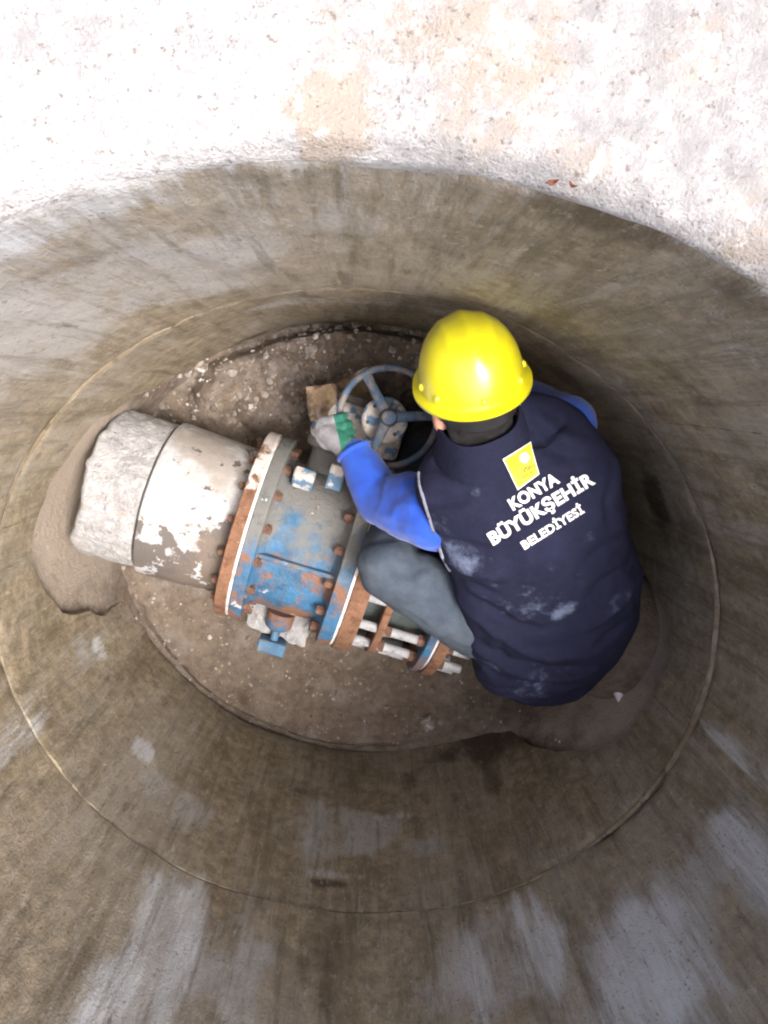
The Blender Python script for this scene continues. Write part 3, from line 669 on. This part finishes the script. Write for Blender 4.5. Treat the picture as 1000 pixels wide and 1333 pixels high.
# vest: lofted from the waist to the collar
VR = [  # left edge, right edge in the photo, height, half depth
 ((664, 896), (762, 886), .530, .080),
 ((626, 882), (792, 856), .565, .105),
 ((608, 852), (825, 800), .625, .125),
 ((598, 800), (836, 750), .705, .132),
 ((586, 750), (821, 697), .780, .128),
 ((567, 708), (810, 642), .835, .125),
 ((549, 668), (799, 596), .875, .118),
 ((538, 632), (773, 553), .900, .098),
 ((556, 602), (748, 532), .920, .080),
 ((590, 585), (722, 530), .940, .070),
 ((604, 574), (700, 538), .960, .064)]
cs = []; us = []; ds = []
for (l, r, z, d) in VR:
    a, b = P(*l, z-.015), P(*r, z+.01); cs.append(np.array((a+b)/2)); us.append(np.array((b-a)/2)); ds.append(d)
def cat(arr, t):
    arr = np.array(arr); n = len(arr)-1; i = min(int(t), n-1); f = t-i
    p = [arr[max(0, min(n, i+o))] for o in (-1, 0, 1, 2)]
    return .5*((2*p[1])+(-p[0]+p[2])*f+(2*p[0]-5*p[1]+4*p[2]-p[3])*f*f+(-p[0]+3*p[1]-3*p[2]+p[3])*f**3)
rings = []
for t in np.linspace(0, len(VR)-1, 60):
    c, u, d = cat(cs, t), cat(us, t), float(cat(np.array(ds)[:, None], t)[0])
    tn = cat(cs, min(t+.1, len(VR)-1))-cat(cs, max(t-.1, 0)); tn /= np.linalg.norm(tn)
    v = np.cross(u, tn); v /= np.linalg.norm(v)
    rr = []
    for a in np.linspace(0, 2*math.pi, 56, endpoint=False):
        ca, sa = math.cos(a), math.sin(a); e_ = 2/2.35
        x, y = math.copysign(abs(ca)**e_, ca), math.copysign(abs(sa)**e_, sa)
        rr.append(tuple(c+u*x+v*d*y*(1.0 if y > 0 else 1.0)+np.array(po)))
    rings.append(rr)
mb = MB().loft(rings)
SP0, SP1 = np.array(L(P(722, 868, .6))), np.array(L(P(652, 590, .93)))
def vestfold(p, n):
    ax = (SP1-SP0)/np.linalg.norm(SP1-SP0); h = (p-SP0)@ax/np.linalg.norm(SP1-SP0)     # 0 hem .. 1 collar
    rt = np.array((.85, .5, 0)); s = (p-SP0)@rt
    w = fbm(p, 4, 3, 2)
    low = np.exp(-((h-.10)/.20)**2)
    w2 = fbm(p, 3, 2, 12)
    ph = h+1.6*(s+.04)**2
    def crease(x, sharp=.45): return -np.exp(-(np.sin(x)/sharp)**2)
    f = .009*low*crease(ph*13+w*1.6+w2*1.6)*(.5+.6*w2)*sstep(.22-s, 0, .3)          # sagging folds above the hem
    f += .013*np.exp(-((h-.38)/.24)**2)*crease((s*.8-h*.7)*9+w*2.0)*sstep(-s, -.06, .18)   # pulls from the left armhole
    f += .011*np.exp(-((h-.45)/.28)**2)*crease((s*.9+h*.6)*8+w*2.2)*sstep(s, .06, .22)
    f += .005*fbm(p, 9, 3, 6)+.002*fbm(p, 30, 2, 8)
    f += .0035*np.exp(-((h-.035)/.006)**2)-.003*np.exp(-((h-.052)/.006)**2)
    f += .006*np.exp(-((h-.86)/.05)**2)*(1-np.abs(np.sin(s*16+w*4)))
    f += .005*np.exp(-((h-.0)/.03)**2)
    return f
vest = blob('vest', mb, 'vest', person, .006, 8, vestfold)
vp = co(vest.data); dust = np.zeros(len(vp))
bvh = BVHTree.FromObject(vest, bpy.context.evaluated_depsgraph_get()); bvh_vest = bvh
FOLDS = [  # folds in the cloth: points, width, height (negative = valley)
 ([(598, 798), (628, 838), (668, 864), (720, 874), (765, 868)], .012, -.012), ([(600, 780), (632, 815), (672, 842), (722, 854), (775, 848)], .013, .010),
 ([(596, 760), (630, 790), (668, 812), (712, 822)], .011, -.009), ([(612, 846), (648, 880), (694, 894), (740, 893)], .010, -.009), ([(606, 818), (640, 856), (684, 881), (735, 884), (785, 868)], .010, .008),
 ([(584, 742), (612, 762), (648, 776)], .010, -.009), ([(580, 728), (616, 742), (660, 752)], .011, .008), ([(574, 700), (606, 712), (640, 716)], .010, -.007),
 ([(836, 770), (812, 812), (778, 842)], .012, -.010), ([(832, 745), (800, 790), (760, 820)], .012, .009), ([(826, 712), (796, 752), (764, 778)], .011, -.008), ([(818, 680), (790, 712), (768, 728)], .011, -.006),
 ([(688, 556), (712, 580), (748, 590)], .011, -.008), ([(700, 548), (730, 568), (765, 578)], .011, .006), ([(566, 604), (592, 618), (622, 616)], .010, -.007), ([(556, 650), (590, 652), (615, 645)], .010, -.006),
 ([(650, 640), (655, 700), (672, 760)], .020, -.005), ([(800, 600), (790, 650), (800, 690)], .012, -.006)]
def fold_pass():
    p = co(vest.data); n_ = normals(vest.data); d_ = np.zeros(len(p)); wv = .008*np.stack([fbm(p, 12, 2, 50+k) for k in range(3)], 1)
    for pts_, wd, amp in FOLDS:
        q = [on_vest(*a) for a in pts_]; q = [np.array(a) for a in q if a is not None]
        if len(q) < 2: continue
        best = np.full(len(p), 9.); pos = np.zeros(len(p)); L_ = len(q)-1
        for i_, (a, b) in enumerate(zip(q[:-1], q[1:])):
            ab = b-a; t_ = np.clip(((p+wv-a)@ab)/(ab@ab), 0, 1); dd = np.linalg.norm(p+wv-a-t_[:, None]*ab, axis=1)
            m_ = dd < best; best = np.where(m_, dd, best); pos = np.where(m_, (i_+t_)/L_, pos)
        d_ += amp*1.75*np.exp(-(best/(wd*1.55))**2)*np.sin(np.pi*(.08+.84*pos))**.7
    set_co(vest.data, p+n_*d_[:, None])
    m_ = vest.modifiers.new('smooth', 'SMOOTH'); m_.factor = .5; m_.iterations = 3; bake(vest)
    vest.data.polygons.foreach_set('use_smooth', [True]*len(vest.data.polygons))
def on_vest(px, py, lift=.0012):
    d = Vector(ray(px, py)).normalized(); o_ = Vector((0, 0, CAM_H))+po
    hit, nn, i, dist = bvh.ray_cast(o_, d)
    if hit is None: return None
    if nn.dot(d) > 0: nn = -nn
    return hit+nn*lift
fold_pass(); vp = co(vest.data)
bvh = bvh_vest = BVHTree.FromObject(vest, bpy.context.evaluated_depsgraph_get())
for (px, py, r, w) in ((735, 795, .04, 1.), (600, 725, .06, .8), (770, 700, .03, .5), (810, 790, .05, .6), (570, 680, .04, .6), (620, 640, .02, .5), (700, 890, .12, .5), (650, 870, .06, .6), (690, 780, .12, .4)):
    q = on_vest(px, py)
    if q: dust = np.maximum(dust, w*(1-sstep(np.linalg.norm(vp-np.array(q), axis=1)/r+.3*fbm(vp, 20, 3, 4), .3, 1.2)))
set_attr(vest.data, 'dust', dust)
# collar standing round the neck
CB, CT = P(630, 574, .93), P(623, 541, .99)
crings = []
cax = (CT-CB).normalized(); cr = Vector((.92, .38, 0)); cr = (cr-cax*cr.dot(cax)).normalized(); cf = cax.cross(cr); LC = (CT-CB).length
c0 = L(CB)
for h, w in ((-.6*LC, .125), (-.1*LC, .112), (.3*LC, .100), (.85*LC, .092), (1.0*LC, .088), (.92*LC, .081), (.2*LC, .082)):
    crings.append([c0+cax*h+(cr*math.cos(a)*1.0+cf*math.sin(a)*.92)*w*(1+.02*math.sin(5*a)) for a in np.linspace(0, 2*math.pi, 48, endpoint=False)])
collar = MB().loft(crings).build('collar', 'vest', vest)
nv0 = len(vest.data.vertices)
bvh = BVHTree.FromPolygons([v.co.copy() for v in vest.data.vertices]+[v.co.copy() for v in collar.data.vertices], [tuple(p.vertices) for p in vest.data.polygons]+[tuple(i+nv0 for i in p.vertices) for p in collar.data.polygons])
# grey trim along the left armhole
pts = []
for q in [(549, 615), (552, 628), (556, 643), (561, 660), (566, 676), (571, 692), (577, 709), (583, 726), (589, 742)]:
    hits = [h for h in (on_vest(q[0]+dx, q[1], .001) for dx in (-6, -3, 0, 4, 8)) if h]
    if hits: pts.append(hits[0])
MB().tube(pts, .0042, 8).build('armhole_trim', 'trim', vest)
# printing on the back
def text_mesh(s, size=1., bold=.03):
    cu = bpy.data.curves.new('t', 'FONT'); cu.body = s; cu.size = size; cu.offset = bold; cu.align_x = 'LEFT'; cu.space_character = 1.07; cu.resolution_u = 4
    o = bpy.data.objects.new('t', cu); col.objects.link(o)
    dg = bpy.context.evaluated_depsgraph_get(); me = bpy.data.meshes.new_from_object(o.evaluated_get(dg)); bpy.data.objects.remove(o)
    return me
def print_text(name, s, bl, br, height, mat, parent, bold=.03, lift=.0016, bend=0., maxedge=.06, skew=0.):
    """lay a word on the vest: baseline from bl to br (photo px), cap height in px"""
    me = text_mesh(s, 1., bold); bm = bmesh.new(); bm.from_mesh(me); bmesh.ops.triangulate(bm, faces=bm.faces)
    for _ in range(5):
        ed = [e_ for e_ in bm.edges if e_.calc_length() > maxedge]
        if not ed: break
        bmesh.ops.subdivide_edges(bm, edges=ed, cuts=1); bmesh.ops.triangulate(bm, faces=bm.faces)
    xs = [v.co.x for v in bm.verts]; x0, x1 = min(xs), max(xs); cap = .73
    bl, br = np.array(bl, float), np.array(br, float); ux = (br-bl); un = ux/np.linalg.norm(ux); uy = np.array([un[1], -un[0]])
    if uy[1] > 0: uy = -uy
    for v in bm.verts:
        f = (v.co.x-x0)/(x1-x0); q = bl+ux*f+uy*(v.co.y/cap*height+bend*4*f*(1-f))+un*skew*v.co.y/cap*height
        h = on_vest(q[0], q[1], lift)
        v.co = h if h else Vector((0, 0, 0))
    bm.to_mesh(me); bm.free()
    return link(name, me, mat, parent, smooth=False)
print_text('lettering', 'KONYA', (668, 664), (729, 627), 15.5, 'print', vest, bold=.042, skew=.0)
print_text('lettering', 'BÜYÜKŞEHİR', (642, 709), (775, 628), 17, 'print', vest, bold=.042)
print_text('lettering', 'BELEDİYESİ', (683, 715), (761, 666), 11.5, 'print', vest, bold=.038)
def print_quad(name, cor, mat, parent, lift, n=12):
    tl, tr, br, bl = [np.array(c_, float) for c_ in cor]; rows = []
    for i in range(n+1):
        f = i/n; a, b = tl+(bl-tl)*f, tr+(br-tr)*f
        rows.append([on_vest(*(a+(b-a)*j/n), lift) for j in range(n+1)])
    mb = MB().loft(rows, closed=False, caps=False); return mb.build(name, mat, parent)
PC = [(654, 597), (690, 575), (702, 617), (674, 638)]
pa = print_quad('patch', PC, 'patchw', vest, .0022)
cen = np.mean(np.array(PC, float), 0); PI_ = [tuple(cen+(np.array(c_)-cen)*.93) for c_ in PC]
print_quad('patch_field', PI_, 'patch', vest, .0030)
# round emblem and small print on the patch
ec = np.array((682.0, 595.5)); mb = MB(); v = [on_vest(*ec, .0036)]; f = []
for i in range(20):
    a = 2*math.pi*i/20; r = 7.2*(1+.10*math.cos(5*a)); v.append(on_vest(ec[0]+r*math.cos(a), ec[1]+r*math.sin(a), .0036)); f.append((0, 1+i, 1+(i+1) % 20))
mb.add(v, f); mb.build('emblem', 'emblem', vest)
print_text('patch_print', 'KONYA', (679, 613), (691, 606.5), 3.6, 'ink', vest, bold=.03, lift=.0038, maxedge=.3)
print_text('patch_print', 'BÜYÜKŞEHİR', (673, 621), (698, 607), 4.6, 'ink', vest, bold=.03, lift=.0038, maxedge=.3)
print_text('patch_print', 'BELEDİYESİ', (680, 623), (695, 615), 3.2, 'ink', vest, bold=.03, lift=.0038, maxedge=.3)
# gloved hands closed on the rim
def glove(c, inward, tang, wrist, side):
    mb = MB(); up_ = Vector((0, 0, 1)); c = Vector(c)
    mb.ellip(L(c), tang*.046, inward*.034, up_*.020); mb.capsule(L(c), L(wrist), .030, .036)
    for i, ln in enumerate((.92, 1.05, 1., .84)):
        b = c+tang*(i-1.5)*.0225+inward*.022+up_*.006
        k1, k2, k3 = b+inward*.026*ln+up_*.010, b+inward*.040*ln-up_*.012, b+inward*.026*ln-up_*.028
        mb.chain([(L(b), .0108), (L(k1), .0102), (L(k2), .0095), (L(k3), .0088)], 12)
    tb = c-tang*side*.03-up_*.008
    mb.chain([(L(tb), .014), (L(tb+inward*.012-tang*side*.016-up_*.018), .0125), (L(tb+inward*.036-tang*side*.012-up_*.028), .0105)], 12)
    o = blob('glove', mb, 'glove', person, .0034, 2, lambda p, n: .0012*fbm(p, 60, 2, 3))
    p = co(o.data)-np.array(L(c)); set_attr(o.data, 'palm', sstep(p@np.array(inward), .020, .030)); return o
ga = math.radians(193); inw = Vector((-math.cos(ga), -math.sin(ga), 0)); tan = Vector((-inw.y, inw.x, 0))
RIMP = Vector((HUB.x+WR*math.cos(ga), HUB.y+WR*math.sin(ga), WZ))
glove(RIMP-inw*.036+Vector((0, -.004, .012)), inw, tan, LWR, 1)
ga = math.radians(25); inw2 = Vector((-math.cos(ga), -math.sin(ga), 0)); tan2 = Vector((-inw2.y, inw2.x, 0))
R2 = Vector((HUB.x+WR*math.cos(ga), HUB.y+WR*math.sin(ga), WZ))
glove(R2-inw2*.036+Vector((0, 0, .012)), inw2, tan2, RHD.lerp(REL, .15), -1)
# hair
mb = MB(); mb.ellip(L(HC-FWD*.018+UPH*.01), RTH*.080, FWD*.086, UPH*.108); mb.ellip(L(HC-FWD*.050-UPH*.045), RTH*.070, FWD*.042, UPH*.055)
blob('hair', mb, 'hair', person, .006, 3, lambda p, n: .003*fbm(p*[1, 1, 1], 40, 3, 3))
# helmet: shell with flared brim and raised crown rib
rings = []; nA = 72
def hel(a, f, extra=0.):
    # a azimuth (0 = forward), f 0 brim .. 1 crown
    r = math.cos(f*math.pi/2); hgt = .134*math.sin(f*math.pi/2)**.92
    lx = (.130 if math.cos(a) > 0 else .118); w = .108
    x, y = math.cos(a)*lx*r**.82, math.sin(a)*w*r**.82
    rib = .0045*math.exp(-(y/.016)**2)*sstep(f, .15, .4) + .0025*math.exp(-((abs(y)-.045)/.008)**2)*sstep(f, .2, .45)
    return CH+FWD*(x*(1+extra))+RTH*(y*(1+extra))+UPH*(hgt+rib+.004)
for f_, ex, dz in ((0., .155, -.012), (0., .150, -.006), (0., .06, -.003), (0.0, .012, .001)):
    rings.append([L(hel(a, f_)+FWD*math.cos(a)*.138*ex*(1.25 if math.cos(a) > .3 else .75)+RTH*math.sin(a)*.108*ex+UPH*dz) for a in np.linspace(0, 2*math.pi, nA, endpoint=False)])
for f_ in np.linspace(.03, .985, 30): rings.append([L(hel(a, float(f_))) for a in np.linspace(0, 2*math.pi, nA, endpoint=False)])
inner = [[Vector(p)*1 for p in r] for r in rings]
hm = MB().loft(rings, caps=False); top = len(hm.v); hm.add([L(CH+UPH*.1425)], []); n0 = (len(rings)-1)*nA
hm.f += [(n0+j, n0+(j+1) % nA, top) for j in range(nA)]
MAT['helmet'].node_tree.nodes['Principled BSDF'].inputs['Coat Weight'].default_value = 1.; MAT['helmet'].node_tree.nodes['Principled BSDF'].inputs['Coat Roughness'].default_value = .32
helmet = hm.build('helmet', 'helmet', person)
MB().tube([L(LWR+((LWR-LEL).normalized().orthogonal().normalized()*math.cos(a)+(LWR-LEL).normalized().cross((LWR-LEL).normalized().orthogonal().normalized())*math.sin(a))*.0425+(LWR-LEL).normalized()*.004) for a in np.linspace(0, 2*math.pi, 28, endpoint=False)], .0065, 8, closed=True).build('cuff', 'shirt', person)
s = helmet.modifiers.new('thick', 'SOLIDIFY'); s.thickness = .0035; s.offset = -1
for deg in (98, 128, 232, 262, 180):
    a = math.radians(deg); q = hel(a, .07); o_ = (q-CH-UPH*.02).normalized()
    MB().ellip(L(q), FWD*.007, RTH*.007, UPH*.009, 14, 8).build('rivet', 'helmet', helmet)
srings = []
for h, w in ((-.050, .99), (-.046, 1.03), (-.022, 1.05), (-.018, 1.0)):
    srings.append([L(CH-FWD*.012+UPH*h+FWD*math.cos(a)*.104*w+RTH*math.sin(a)*.086*w) for a in np.linspace(0, 2*math.pi, 48, endpoint=False)])
MB().loft(srings, caps=False).build('headband', 'strap', helmet)
